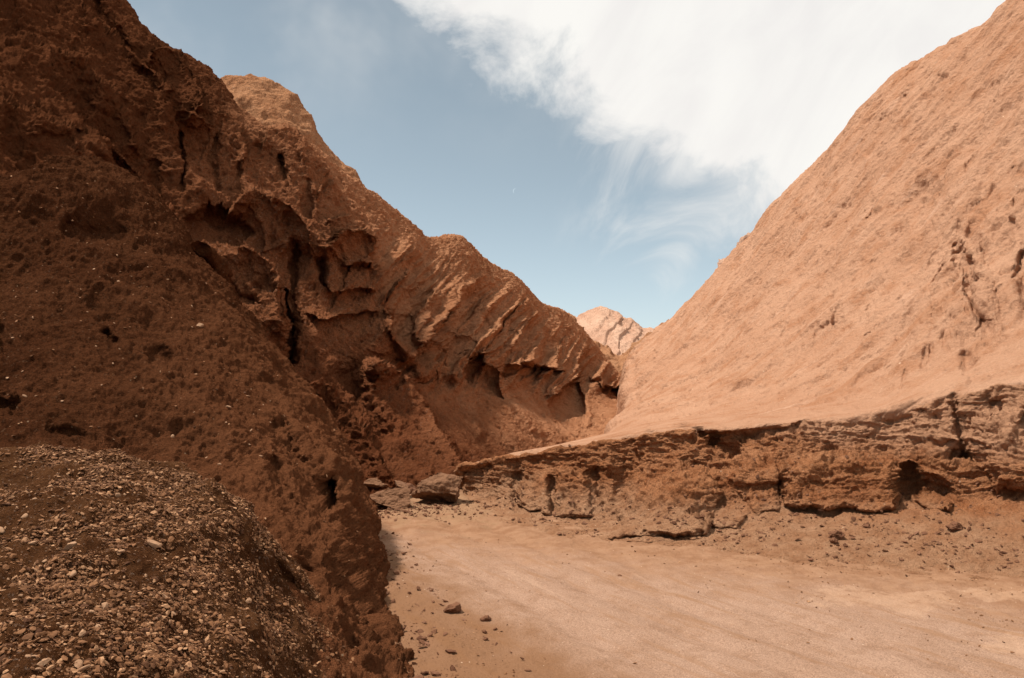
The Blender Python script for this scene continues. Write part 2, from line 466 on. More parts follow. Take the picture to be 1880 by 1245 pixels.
# --- canyon floor: one sheet, dense near the camera, reaching the horizon
def axis(lo, hi, step, far):
    a = np.arange(lo, hi, step); g = [step]; o = []; x = hi
    while x < far: o.append(x); g.append(g[-1] * 1.15); x += g[-1]
    o.append(far)
    l = []; s = step; x = lo - step
    while x > -far: l.append(x); s *= 1.15; x -= s
    l.append(-far)
    return np.array(l[::-1] + list(a) + o)


gx = axis(-4, 11, 0.03, 3000); gy = axis(5, 24, 0.035, 3000)
X, Y = np.meshgrid(gx, gy); P3 = np.stack([X, Y, 0 * X], -1)
near = sstep(Y, 60, 30) * sstep(np.abs(X), 50, 25)
# track runs from lower right to the boulders: use a bent coordinate across it
ctr = 2.0 - 0.58 * (Y - 9) + 0.012 * np.clip(Y - 9, 0, 20) ** 2
s_ = X - ctr
z = 0.05 * fbm(P3 * 0.35, 3, seed=1) + 0.018 * fbm(P3 * np.array([1.3, 0.9, 1]), 4, seed=2)
for c_, w_ in ((-0.75, .18), (0.55, .20), (1.35, .16), (2.3, .22)):
    z -= 0.04 * np.exp(-((s_ - c_ + 0.15 * fbm(P3 * .3, 2, seed=5)) / w_) ** 2)
fz = sstep(Y + .55 * X + .9 * fbm(P3 * .5, 3, seed=14), 14.6, 16.6)
rough = np.clip(fz * 1.3 + sstep(s_, -1.3, -2.6) + sstep(s_, 3.0, 5.0) + sstep(Y, 15, 18) * .6, 0.16, 1)
z += rough * (0.034 * billow(P3 * 3.0, 3, seed=8) + 0.010 * fbm(P3 * 11, 3, .6, seed=9) + 0.03 * fbm(P3 * 1.6, 2, seed=15))
z += 0.006 * fbm(P3 * 13, 2, .6, seed=11)
G = np.stack([X, Y, z * near], -1)
tag(mesh_grid('ground', G, M_floor), 'pale orange packed sandy canyon floor with faint wheel tracks', kind='structure')


def soil_detail(G, k=1.0, sc=1.0, seed=20, k2=1.0):
    n = snorm(G, 8)
    P = G * sc
    d = 0.30 * fbm(P * 0.35, 3, seed=seed) + 0.15 * fbm(P * 1.1, 4, .55, seed=seed + 5)
    d -= 0.10 * np.clip(ridged(P * 0.8, 4, .55, seed=seed + 11) - .45, 0, 1) * 1.6
    G = G + n * (d * k / sc)[..., None]
    n = snorm(G, 3)
    d = 0.032 * (billow(P * 3.6, 3, .6, seed=seed + 15) - .4) + 0.022 * fbm(P * 11, 3, .65, seed=seed + 19)
    Q = P * np.array([1, 1, .75])
    pit = sstep(pn(Q * 2.4, seed + 30) + .4 * pn(P * 7, seed + 31), 0.46, 0.80)
    p2 = sstep(pn(Q * 6.5, seed + 33) + .4 * pn(P * 17, seed + 34), 0.30, 0.75)
    d -= 0.06 * pit * (.2 + .8 * np.clip(pn(P * .5, seed + 35) + .5, 0, 1)) + .028 * p2
    d += .03 * (ridged(Q * 4.5, 3, .6, seed=seed + 37) - .4)
    return G + n * (d * k * k2 / sc)[..., None]


# --- near slope on the left
rowsB = [
    [(-300, 360, 15), (0, 330, 16), (90, 297, 17), (180, 305, 18), (260, 350, 18.5), (352, 452, 19)],
    [(-300, 520, 13.5), (0, 500, 14.3), (150, 490, 15.2), (300, 500, 16), (400, 530, 17), (432, 548, 17.8)],
    [(-300, 700, 11.8), (0, 680, 12), (200, 670, 12.6), (400, 670, 14), (500, 680, 15.2), (548, 695, 16.2)],
    [(-300, 850, 9.6), (0, 840, 10), (200, 830, 10.6), (400, 830, 11.6), (550, 820, 13), (628, 828, 14.6)],
    [(-300, 980, 8), (0, 980, 8.5), (200, 960, 9), (400, 950, 9.8), (580, 930, 11.2), (678, 940, 13.5)],
    [(-300, 1120, 6.5), (0, 1120, 7), (300, 1080, 8), (500, 1060, 8.8), (620, 1040, 10), (684, 1045, 12)],
    [(-300, 1300, 5), (0, 1300, 5.5), (300, 1260, 6.5), (500, 1200, 7.5), (640, 1180, 8.3), (712, 1165, 9.7)],
    [(-300, 1600, 4), (0, 1600, 4), (300, 1500, 5), (500, 1400, 6), (650, 1320, 6.9), (752, 1262, 7.75)],
]
G, tv = lattice(rowsB, n_of(980), [n_of(k) for k in (170, 170, 160, 130, 130, 140, 100)], back=[(0, 1.2, -.1), (0, 3.5, -1.5), (0, 7, -4)],
                under=[(0.3, -.4, -.6)], right=[(-0.1, .9, -.1), (-1.2, 3.0, -.3), (-4, 6, -1)], ns=70)
G = sculpt(G, [
    ('crack', [(600, 895), (606, 925)], 1.3, 9), ('crack', [(565, 1040), (575, 1095)], .35, 22), ('crack', [(640, 1110), (655, 1170)], .25, 14),
    ('crack', [(500, 860), (520, 905), (560, 940)], .3, 12), ('crack', [(455, 1160), (480, 1215)], .3, 9), ('bump', [(610, 1000), (640, 1080), (690, 1190)], .3, 30),
    ('bump', [(540, 760), (590, 850), (640, 940)], .35, 30), ('crack', [(510, 780), (545, 850), (590, 900)], .3, 14),
    ('bump', [(400, 620), (470, 720), (520, 790)], .3, 45), ('crack', [(195, 610), (210, 625)], .35, 9), ('crack', [(130, 420), (220, 425)], .4, 16),
    ('crack', [(0, 740), (25, 750)], .5, 20), ('crack', [(170, 560), (180, 540)], .2, 16), ('crack', [(0, 600), (10, 640)], .2, 10),
    ('crack', [(290, 640), (310, 655)], .3, 10), ('bump', [(120, 420), (300, 640), (420, 800)], .35, 60), ('crack', [(100, 790), (150, 800)], .2, 14),
], amp=10)
pxb, pyb = proj(G); rw_ = sstep(pxb, 500, 640) * sstep(pyb, 760, 880)
G = G + snorm(G, 8) * (rw_ * (.12 * (ridged(G * np.array([1.8, 1.8, .9]), 4, .58, seed=33) - .4) + .10 * fbm(G * 2.2, 4, .62, seed=34) + .05 * billow(G * 6, 3, .62, seed=35)))[..., None]
G = soil_detail(G, 1.0, 1.0, 20, 1.25)
tag(mesh_grid('hillside', G, M_slope), 'dark red brown crumbly slope rising steeply at the near left', kind='structure')
G_B = G

# --- left cliffs (rugged tower, then ribbed slope with hollows)
rowsC = [
    [(-300, -420, 30), (0, -240, 31), (150, -90, 32), (235, 0, 32), (300, 67, 32), (350, 97, 32.5), (405, 140, 33), (440, 200, 33), (490, 240, 33), (530, 230, 33.2),
     (580, 262, 34), (640, 320, 36), (700, 352, 38), (750, 400, 40), (790, 430, 42), (850, 437, 44), (890, 480, 46), (960, 515, 50), (1000, 557, 53), (1040, 582, 56), (1080, 625, 58), (1120, 680, 60), (1150, 703, 60)],
    [(-300, 0, 24), (0, 60, 25.5), (200, 200, 27), (400, 330, 28.5), (500, 380, 29), (600, 425, 30), (700, 490, 33), (800, 545, 37), (880, 580, 41), (950, 610, 44), (1050, 660, 51), (1100, 690, 55), (1155, 716, 58)],
    [(-300, 400, 19.5), (0, 420, 21), (210, 500, 23.5), (420, 570, 25), (520, 620, 25.5), (620, 660, 26.5), (700, 690, 28), (790, 715, 31.5), (880, 720, 36), (950, 715, 39.5), (1050, 725, 46), (1158, 732, 54)],
    [(-300, 800, 16), (0, 800, 17.5), (230, 800, 19.5), (450, 830, 21), (560, 850, 21.5), (640, 890, 21.7), (740, 895, 22.5), (840, 872, 25), (930, 838, 31), (1050, 802, 39), (1168, 762, 46)],
]
G, tv = lattice(rowsC, n_of(2100), [n_of(k) for k in (420, 390, 330)], back=[(-1.0, 3, -.5), (-4, 9, -5), (-8, 18, 'z')] and [(-1.0, 3, -.6), (-4, 9, -5), (-7, 16, -12)],
                under=[(1.0, -.6, -.8), (1.5, -1, -2.5)], right=[(-.5, 3, -.5), (-4, 8, -3)], ns=30)
G = sculpt(G, [
    # dark massif behind the near slope
    ('lobe', [(-500, 60), (60, 70), (118, 150), (150, 215), (205, 268), (250, 340), (330, 430), (350, 600), (-500, 600)], 2.6, 110),
    ('scarp', [(-40, 170), (60, 185), (130, 235), (160, 290)], .9, 50), ('scarp', [(150, 225), (205, 262), (262, 320), (300, 372), (352, 450)], 1.6, 45),
    ('scarp', [(118, 150), (150, 215), (150, 250)], .8, 40),
    # top block and the lit diagonal strip
    ('scarp', [(100, -40), (170, 30), (235, 95), (285, 140), (340, 200), (395, 235)], 1.5, 45), ('crack', [(160, -20), (205, 55), (245, 118), (285, 160)], .8, 13),
    ('scarp', [(262, 118), (290, 85), (330, 88), (362, 130), (372, 175), (362, 215)], 1.4, 32),
    ('scarp', [(330, 230), (370, 190), (420, 215), (450, 270), (445, 330)], .9, 30), ('scarp', [(60, 90), (140, 110), (200, 165), (240, 230), (262, 300)], 1.0, 50),
    ('crack', [(285, 300), (290, 380)], .5, 8), ('crack', [(330, 250), (335, 350)], .5, 7), ('crack', [(392, 260), (398, 350)], .45, 7), ('crack', [(440, 300), (437, 355)], .4, 6),
    # bay with a shadowed hollow
    ('pit', [(330, 405), (372, 372), (425, 378), (462, 425), (430, 468), (360, 462)], 1.5, 55),
    ('scarp', [(345, 462), (400, 450), (450, 458), (492, 478), (515, 525), (528, 590), (533, 665)], 2.2, 60),
    ('scarp', [(415, 400), (445, 356), (500, 356), (545, 392), (572, 425), (578, 475)], 1.8, 55), ('scarp', [(480, 348), (525, 372), (573, 410), (600, 437), (622, 470)], .9, 30),
    ('crack', [(422, 527), (448, 545), (472, 556)], .9, 9), ('pit', [(508, 528), (531, 530), (534, 600), (536, 672), (524, 640), (512, 590)], 1.3, 9),
    # buttress under the skyline with a small black window
    ('scarp', [(470, 300), (495, 245), (535, 230), (575, 262), (600, 315), (590, 390)], 1.4, 45), ('crack', [(512, 292), (521, 322)], 1.0, 6), ('crack', [(563, 330), (568, 395)], .5, 7),
    ('scarp', [(590, 330), (640, 350), (690, 400), (700, 450)], .9, 45), ('scarp', [(600, 400), (640, 395), (668, 425)], .7, 24),
    # tower beside the black cleft
    ('crack', [(541, 440), (541, 520), (537, 600), (534, 665)], .7, 6), ('crack', [(537, 590), (533, 665)], .9, 10),
    ('scarp', [(560, 440), (600, 452), (640, 425), (669, 420), (689, 441), (694, 470), (708, 518), (718, 576), (722, 606), (738, 640), (766, 692)], 3.0, 60),
    ('crack', [(590, 485), (594, 530)], 1.0, 9), ('scarp', [(700, 535), (660, 528), (610, 535), (590, 528)], .9, 22), ('scarp', [(705, 485), (660, 478), (630, 485)], .8, 16), ('scarp', [(700, 575), (640, 572), (585, 585), (560, 575)], .8, 22),
    ('bump', [(722, 606), (740, 645), (766, 692)], .6, 8),
    # foot cones
    ('scarp', [(670, 660), (700, 668), (738, 690), (775, 738), (802, 792), (845, 860), (870, 900)], 3.0, 80),
    ('scarp', [(540, 715), (585, 700), (640, 760), (690, 830), (730, 900), (745, 940)], 1.6, 60), ('crack', [(640, 690), (665, 740), (700, 800)], .7, 20),
    # ribbed slope: folds stepping down to the left
    ('scarp', [(712, 580), (735, 520), (765, 478)], 1.2, 40), ('scarp', [(742, 660), (772, 580), (808, 515)], 1.0, 36), ('scarp', [(782, 640), (815, 590), (850, 540)], .9, 32),
    ('scarp', [(845, 620), (870, 580), (905, 530)], .7, 30), ('scarp', [(880, 700), (905, 640), (940, 585), (965, 545)], 1.3, 40), ('scarp', [(935, 640), (965, 600), (992, 565)], .6, 26),
    ('scarp', [(985, 700), (1020, 650), (1046, 612)], .8, 30),
    # pointed buttresses and the hollows beneath them
    ('scarp', [(770, 585), (796, 612), (826, 645), (838, 712)], 1.1, 34), ('scarp', [(822, 594), (872, 615), (904, 647), (920, 682), (935, 724)], 1.3, 34),
    ('scarp', [(915, 652), (892, 640), (868, 650), (852, 682), (838, 718)], 1.6, 20), ('scarp', [(1040, 690), (1005, 668), (975, 660), (950, 672), (928, 664)], 1.8, 26),
    ('pit', [(925, 690), (955, 668), (985, 672), (960, 700)], 1.2, 14), ('pit', [(850, 700), (880, 660), (915, 680), (925, 730), (880, 725)], 1.2, 24),
    ('scarp', [(1072, 618), (1068, 680), (1042, 707), (1000, 733)], 2.2, 30), ('pit', [(1006, 738), (1040, 710), (1066, 694), (1074, 760), (1040, 768)], 2.4, 20),
    ('scarp', [(1166, 746), (1150, 704), (1134, 708), (1096, 708), (1080, 676)], 1.8, 22), ('pit', [(1098, 714), (1130, 710), (1150, 714), (1160, 738), (1120, 734)], 1.4, 12),
    ('bump', [(836, 712), (872, 755), (890, 790)], .5, 9), ('bump', [(932, 740), (980, 780), (1030, 803)], .5, 10), ('bump', [(1078, 740), (1085, 775)], .4, 6),
] + gashes(60, (720, 1060), (460, 700), (-.56, .83), (12, 46), (.12, .42), (2.5, 5), 12,
           lambda x, y: y > 470 + (x - 790) * .62 + 12 and y < 700), amp=11, seed=40)
px, py = proj(G); tower = sstep(px, 780, 640); rib = 1 - tower
n = snorm(G, 8)
V1 = G * np.array([1, 1, .38]); tvv = tv[:, None]
top = .25 + .75 * sstep(tvv, .0, .6)
d = tower * top * (0.42 * (ridged(V1 * 0.30, 5, .5, seed=50) - .45) + 0.26 * fbm(V1 * .55, 4, .55, seed=52)) + .4 * fbm(G * .16, 2, seed=59)
# ribs running down to the left; strongest half-way down, dying out in the fans at the foot
wob = fbm(np.stack([px, py, 0 * px], -1) / 120., 3, seed=62) * .55
rc = np.stack([(px * .83 + py * .56) / 48. + wob, (py * .83 - px * .56) / 330., 0 * px], -1)
rb = ridged(rc, 3, .5, seed=60) - .4
rw = sstep(tvv, .12, .9) * sstep(tvv, 2.15, 1.5)
rc2 = np.stack([rc[..., 0] * 2.9, rc[..., 1] * 3, rc[..., 2]], -1)
d += rib * (1.25 * rw * rb + .50 * rw * (ridged(rc2, 3, .55, seed=63) - .4) + .12 * fbm(G * .5, 3, seed=61))
fan = sstep(tvv, 1.8, 2.3)
d += (.14 * top * (1 - .7 * fan)) * np.clip(ridged(G * np.array([.5, .5, 1.1]), 3, .5, seed=66) - .3, 0, 1) + .16 * tower * fbm(G * np.array([1.0, 1.0, .5]), 4, .6, seed=67)
G = G + n * d[..., None]
n = snorm(G, 3)
d = (1 - .6 * fan * rib) * (0.11 * (billow(G * 1.4, 4, .62, seed=70) - .4) + (.10 + .06 * rib) * fbm(G * 4, 4, .70, seed=73)) + tower * top * .12 * (billow(V1 * 2.0, 3, .6, seed=76) - .4)
d -= (.20 - .12 * rib) * sstep(pn(G * 1.1, 80) + .4 * pn(G * 3.3, 81), .48, .80) + .10 * sstep(pn(G * 3.1, 83) + .5 * pn(G * 8, 84), .35, .75)
G = G + n * d[..., None]
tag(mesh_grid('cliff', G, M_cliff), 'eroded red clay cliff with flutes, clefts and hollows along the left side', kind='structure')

# --- sunlit dome behind the cliff
def hill(name, rows, nu, nvs, mat, label, amps, back, under, ns=12, feats=None, left=(), right=(), aniso=(1, 1, 1), sc=.12, seed=90, strata=None):
    G, tv = lattice(rows, nu, nvs, back=back, under=under, ns=ns, left=left, right=right)
    if feats: G = sculpt(G, feats, amp=6, seed=seed)
    n = snorm(G, 4)
    Q = G * np.array(aniso) * sc
    d = amps[0] * fbm(Q, 3, seed=seed) + amps[1] * (ridged(Q * 2.5, 4, .55, seed=seed + 4) - .4) + amps[2] * fbm(Q * 9, 4, .6, seed=seed + 8)
    if strata:
        px, py = proj(G); q = (px * strata[0] + py * strata[1]) / strata[2] + .9 * fbm(G * .04, 3, seed=seed + 20)
        fr = q % 1.0; d = d + sstep(tv, -.02, .5)[:, None] * strata[3] * (np.where(fr < .86, fr / .86, (1 - fr) / .14) - .5) * (.7 + pn(np.stack([np.floor(q), 0 * q, 0 * q], -1) * 1.37, 9))
    G = G + n * d[..., None]
    return tag(mesh_grid(name, G, mat), label, kind='structure')


hill('hill', [[(330, 150, 62), (380, 143, 60), (415, 140, 60), (450, 146, 60), (500, 157, 60), (550, 187, 60), (580, 225, 60), (610, 272, 61), (640, 318, 62), (680, 360, 64)],
              [(330, 250, 55), (420, 230, 54), (500, 250, 54), (560, 300, 55), (640, 380, 58)],
              [(330, 450, 46), (450, 450, 46), (560, 470, 47), (640, 520, 52)]], n_of(500), [n_of(110), n_of(200)], M_dome,
     'smooth sunlit tan dome rising behind the dark cliff', (.8, .45, .25), [(-2, 6, -2), (-4, 16, -14)], [(0, -1, -12)],
     feats=[('crack', [(455, 200), (500, 175)], .5, 16)])

hill('far_hill', [[(1000, 612, 175), (1040, 580, 170), (1060, 584, 168), (1085, 573, 165), (1105, 567, 165), (1135, 574, 165), (1140, 582, 165), (1165, 591, 165), (1180, 602, 165), (1200, 604, 165), (1240, 612, 165)],
                  [(990, 640, 150), (1060, 630, 145), (1120, 630, 140), (1180, 640, 142), (1250, 650, 145)],
                  [(980, 720, 125), (1120, 720, 118), (1250, 720, 120)]], n_of(700), [n_of(190), n_of(120)], M_far,
     'distant pale pink peaks with slanting strata at the head of the canyon', (.6, .5, .35), [(0, 8, -2), (0, 25, -14)], [(0, -2, -12)],
     sc=.05, aniso=(1.6, 1, .6), seed=120, strata=(.82, .57, 25., .45))

hill('saddle', [[(1010, 600, 84), (1045, 588, 84), (1062, 612, 84), (1085, 636, 82), (1120, 648, 80), (1150, 655, 78), (1170, 640, 78), (1195, 612, 80), (1240, 590, 82)],
                [(1010, 660, 74), (1060, 662, 72), (1110, 678, 70), (1150, 690, 69), (1240, 690, 70)],
                [(1010, 760, 62), (1110, 760, 60), (1240, 760, 60)]], n_of(330), [n_of(90), n_of(100)], M_dome,
     'low tan saddle of bare hills closing the canyon', (.6, 1.2, .3), [(0, 4, -1), (0, 14, -10)], [(0, -1, -5)], sc=.10, seed=140)

hill('ridge', [[(1270, 560, 76), (1300, 508, 74), (1322, 485, 73), (1345, 458, 72), (1366, 436, 72), (1395, 428, 72), (1450, 420, 72), (1500, 400, 72)],
               [(1270, 600, 70), (1340, 540, 67), (1420, 500, 66), (1500, 480, 66)], [(1270, 700, 60), (1400, 640, 58), (1500, 620, 58)]], n_of(300), [n_of(90), n_of(110)], M_far,
     'pale pink ridge peeping over the right wall', (.4, .9, .25), [(2, 4, -1), (6, 14, -10)], [(0, -1, -5)], sc=.15, seed=160)

# --- right wall and the bank below it (one surface, split at the rim)
rowsE = [
    [(1165, 640, 56), (1200, 605, 57), (1240, 577, 55), (1300, 512, 52), (1370, 438, 48), (1410, 380, 46), (1500, 290, 42.5), (1600, 180, 39), (1640, 130, 38), (1700, 95, 36), (1800, 40, 33), (1850, 0, 31.5), (2000, -120, 28), (2400, -450, 21)],
    [(1152, 690, 46), (1200, 665, 44), (1300, 595, 41), (1400, 515, 37), (1500, 435, 34.5), (1600, 360, 32), (1750, 265, 28.5), (1900, 190, 25.5), (2400, -100, 18.5)],
    [(1163, 738, 36), (1200, 728, 34), (1300, 698, 31), (1400, 655, 28.5), (1500, 605, 27), (1600, 555, 25.4), (1750, 490, 23), (1900, 440, 21), (2400, 320, 16)],
    [(1135, 772, 29.5), (1180, 765, 28), (1280, 750, 26), (1400, 732, 24), (1500, 716, 22.5), (1600, 698, 21.2), (1750, 650, 19.3), (1900, 610, 17.8), (2400, 550, 14)],
    [(1112, 796, 25), (1160, 788, 22.5), (1250, 778, 21), (1400, 764, 19.5), (1500, 760, 18.9), (1620, 748, 18), (1740, 708, 17), (1880, 680, 16.2), (2400, 640, 13)],
    [(862, 852, 21.5), (950, 832, 20.5), (1050, 818, 19.8), (1150, 803, 19.2), (1250, 790, 18.6), (1350, 783, 18), (1450, 776, 17.7), (1550, 772, 17.3), (1650, 758, 16.9), (1700, 740, 16.6), (1745, 725, 16.4), (1800, 718, 16), (1880, 703, 15.6), (2400, 660, 12.6)],
    [(860, 862, 21.35), (950, 850, 20.25), (1050, 843, 19.5), (1150, 833, 18.9), (1250, 825, 18.3), (1350, 818, 17.8), (1450, 813, 17.45), (1550, 808, 17.1), (1650, 798, 16.7), (1745, 768, 16.2), (1880, 755, 15.4), (2400, 720, 12.5)],
    [(858, 882, 21.2), (950, 885, 19.8), (1050, 890, 18.9), (1150, 888, 18.2), (1250, 883, 17.5), (1350, 878, 17.0), (1450, 873, 16.7), (1550, 870, 16.5), (1650, 878, 16.2), (1745, 860, 15.6), (1880, 850, 15), (2400, 850, 12.3)],
    [(856, 903, 21.1), (950, 930, 18.6), (1050, 948, 17.4), (1150, 948, 16.9), (1250, 943, 16.5), (1350, 930, 16.3), (1450, 925, 16.1), (1550, 925, 15.9), (1650, 930, 15.5), (1745, 925, 15.1), (1880, 920, 14.5), (2400, 930, 11.8)],
    [(850, 928, 19.4), (950, 955, 17.3), (1050, 975, 16), (1150, 985, 15.4), (1250, 990, 15.1), (1350, 1000, 14.6), (1450, 1015, 13.9), (1550, 1028, 13.35), (1650, 1038, 12.95), (1745, 1045, 12.7), (1880, 1052, 12.4), (2400, 1070, 10.9)],
]
nvE = [n_of(k * .95) for k in (240, 190, 120, 60, 36)] + [n_of(k * 1.7) for k in (40, 70, 70, 60)]
G, tv = lattice(rowsE, n_of(1750), nvE, back=[(2, 3, -.6), (6, 9, -5), (10, 18, -14)], under=[(-.1, -.5, -.05), (-.1, -1.2, -.6)],
                left=[(-.2, 1.2, -.5), (-.6, 3, -3.5)], ns=26)
bank_w = sstep(tv, 4.75, 5.25)[:, None] * np.ones(G.shape[:2])
foot_w = sstep(tv, 8.6, 7.6)[:, None]
feats = [
    # cuts in the wall
    ('crack', [(1745, 440), (1775, 490), (1790, 560), (1808, 600)], .55, 9), ('bump', [(1770, 440), (1800, 500), (1820, 600)], .3, 18),
    ('crack', [(1880, 480), (1887, 560)], .6, 16), ('crack', [(1770, 650), (1775, 670)], .5, 10), ('crack', [(1600, 475), (1580, 500)], .3, 6), ('crack', [(1655, 180), (1640, 205)], .4, 7),
    ('crack', [(1720, 140), (1700, 170)], .35, 7), ('crack', [(1620, 215), (1592, 280)], .3, 6), ('crack', [(1300, 620), (1280, 655)], .4, 7), ('crack', [(1250, 520), (1235, 580), (1250, 600)], .5, 12),
    ('crack', [(1155, 640), (1165, 700), (1175, 740)], .9, 9), ('crack', [(1350, 735), (1255, 780)], .28, 5), ('crack', [(1428, 728), (1400, 745)], .25, 5), ('crack', [(1495, 735), (1470, 748)], .25, 5),
    ('bump', [(1310, 560), (1240, 700), (1180, 770)], .6, 30), ('crack', [(1540, 590), (1500, 615)], .3, 10), ('bump', [(1700, 95), (1600, 230), (1480, 420)], .5, 60),
    # bank
    ('crack', [(1752, 730), (1760, 780), (1772, 835)], .26, 9), ('pit', [(1640, 865), (1665, 845), (1720, 870), (1745, 900), (1740, 932), (1640, 938)], .65, 34),
    ('lobe', [(1430, 840), (1560, 832), (1640, 845), (1648, 938), (1550, 935), (1440, 932)], .55, 24), ('crack', [(1460, 938), (1540, 940)], .22, 6),
    ('crack', [(1400, 900), (1440, 885)], .22, 14), ('crack', [(1310, 815), (1345, 830)], .5, 14), ('crack', [(1095, 870), (1110, 935)], .45, 13), ('crack', [(1150, 850), (1135, 920)], .45, 18),
    ('crack', [(1280, 795), (1360, 800), (1480, 780)], .3, 6), ('crack', [(1015, 880), (1012, 945)], .15, 8), ('crack', [(942, 870), (946, 930)], .4, 6),
    ('lobe', [(950, 880), (1010, 870), (1012, 945), (955, 930)], .4, 14), ('lobe', [(1018, 860), (1080, 860), (1085, 950), (1020, 950)], .35, 14),
    ('lobe', [(1112, 985), (1180, 900), (1230, 858), (1290, 850), (1330, 900), (1300, 985)], .9, 90), ('lobe', [(1290, 940), (1330, 930), (1370, 945), (1350, 970), (1300, 965)], .25, 14),
    ('crack', [(1180, 978), (1240, 986), (1290, 978)], .18, 5), ('lobe', [(1150, 1000), (1180, 965), (1290, 975), (1290, 990)], .15, 14),
    ('lobe', [(1380, 940), (1330, 870), (1390, 840), (1440, 860), (1430, 940)], .35, 40), ('lobe', [(1680, 925), (1715, 905), (1750, 915), (1745, 940)], .4, 10),
    ('crack', [(1260, 850), (1330, 860)], .2, 10), ('pit', [(1800, 740), (1830, 730), (1850, 750), (1820, 770)], .25, 16), ('crack', [(1750, 830), (1790, 845)], .5, 12),
    ('lobe', [(1790, 760), (1870, 760), (1960, 900), (1830, 900), (1790, 850)], .6, 40),
]
feats += gashes(80, (1230, 1900), (80, 700), (-.55, .83), (8, 45), (.06, .22), (2.5, 5), 21, lambda x, y: y > 1600 - 1.02 * x + 330 + 60 * (x < 1500) and y > (620 - (x - 1200) * .75) + 30)
feats += gashes(30, (1690, 1900), (380, 700), (.15, 1), (10, 50), (.05, .18), (3, 7), 22, lambda x, y: True)
feats += gashes(16, (1300, 1850), (150, 560), (-.55, .83), (90, 190), (.10, .22), (6, 14), 23, lambda x, y: y > 1600 - 1.02 * x + 330)
feats += [(('bump',) + f[1:]) for f in gashes(14, (1300, 1850), (150, 560), (-.55, .83), (90, 190), (.10, .25), (10, 24), 24, lambda x, y: y > 1600 - 1.02 * x + 330)]
G = sculpt(G, feats, amp=9, seed=200)
n = snorm(G, 8)
P = G
wall = 1 - bank_w
# diagonal weathering grooves on the wall
s_ = G[..., 1] * .75 - G[..., 0] * .65
cx = np.stack([s_ * .75 + G[..., 2] * .5, (G[..., 2] * .7 - s_ * .5) * .22, G[..., 0] * .2], -1)
up = sstep(tv, 3.9, 2.4)[:, None]
d = wall * (up * (.28 * fbm(P * .14, 3, seed=210) + .34 * (ridged(cx * .5, 4, .55, seed=214) - .4) + .13 * (ridged(cx * 1.5, 3, .6, seed=216) - .4)) + .05 * fbm(P * .5, 3, seed=211))
pxe, pye = proj(G); rgh = sstep(pxe, 1640, 1800) * sstep(pye, 100, 420) + .35 * sstep(pxe, 1250, 1180)
d += wall * rgh * up * .16 * fbm(P * .9, 4, .6, seed=217)
# strata in the bank: ledges as a function of height
zz = G[..., 2] - .03 * G[..., 0] + .09 * fbm(P * .6, 3, seed=220)
led = .6 * fbm(np.stack([P[..., 0] * .35, P[..., 1] * .35, zz * 4.5], -1), 3, .6, seed=222) + .4 * ridged(np.stack([P[..., 0] * .5, P[..., 1] * .5, zz * 7], -1), 2, seed=223)
d += bank_w * foot_w * (.16 * led + .22 * fbm(P * np.array([.7, .7, .5]), 4, .55, seed=224) + .20 * (ridged(P * np.array([1.0, 1.0, .6]), 4, .6, seed=230) - .45))
d += bank_w * (1 - foot_w) * .05 * fbm(P * .9, 3, seed=228)
G = G + n * d[..., None]
n = snorm(G, 3); P = G
fl = (.30 + .70 * foot_w)
up2 = (.30 + .70 * up)
d = wall * up2 * (.050 * (billow(cx * 3 + P * .4, 4, .62, seed=240) - .4) * (1 + rgh) + .030 * fbm(P * 6, 3, .65, seed=243)
                  - (.11 + .06 * rgh) * sstep(pn(cx * 1.7 + P * .3, 250) + .45 * pn(P * 3.1, 251), .46 - .15 * rgh, .70)
                  - .09 * sstep(pn(cx * 5 + P, 252) + .5 * pn(P * 8, 253), .38, .7))
d += bank_w * fl * (.10 * (billow(P * np.array([2.4, 2.4, 4.6]), 4, .65, seed=260) - .4) + .045 * fbm(P * np.array([7, 7, 13]), 3, .65, seed=264)
                    - .11 * sstep(pn(P * np.array([1.6, 1.6, 3.4]), 270) + .5 * pn(P * 6, 271), .38, .72) - .05 * sstep(pn(P * np.array([5, 5, 9]), 272) + .4 * pn(P * 14, 273), .35, .7))
d += bank_w * (1 - foot_w) * (.018 * fbm(P * 8, 3, .6, seed=275) + .04 * np.clip(pn(P * 2.3, 276) - .25, 0, 1))
G = G + n * d[..., None]
iv = int(np.searchsorted(tv, 5.02))
# keep the meshes' shared row identical
tag(mesh_grid('canyon_wall', G[:iv + 1], M_wall), 'smooth sunlit orange clay wall sloping down from the right', kind='structure')
tag(mesh_grid('bank', G[iv:], M_bank), 'layered crumbling clay bank with talus along the right edge of the floor', kind='structure')
G_E = G

# --- gravel mound in the lower left corner
rowsA = [
    [(-250, 845, 9.4), (0, 834, 9), (100, 836, 8.9), (180, 843, 8.8), (250, 858, 8.6), (300, 873, 8.45), (350, 900, 8.25), (400, 934, 8.1), (450, 978, 8.2), (500, 1015, 8.55)],
    [(-250, 920, 7.4), (0, 905, 7.4), (150, 915, 7.3), (300, 950, 7.3), (420, 1010, 7.5), (540, 1085, 8.6)],
    [(-250, 1040, 5.6), (0, 1030, 5.8), (200, 1050, 5.9), (380, 1090, 6.4), (500, 1150, 7.0), (585, 1170, 8.0)],
    [(-250, 1280, 3.9), (0, 1280, 4.1), (200, 1280, 4.3), (400, 1290, 5.0), (520, 1300, 6.0), (620, 1300, 7.0)],
    [(-250, 1700, 2.4), (0, 1700, 2.6), (200, 1700, 2.8), (400, 1700, 3.4), (520, 1600, 4.4), (600, 1500, 5.9)],
]
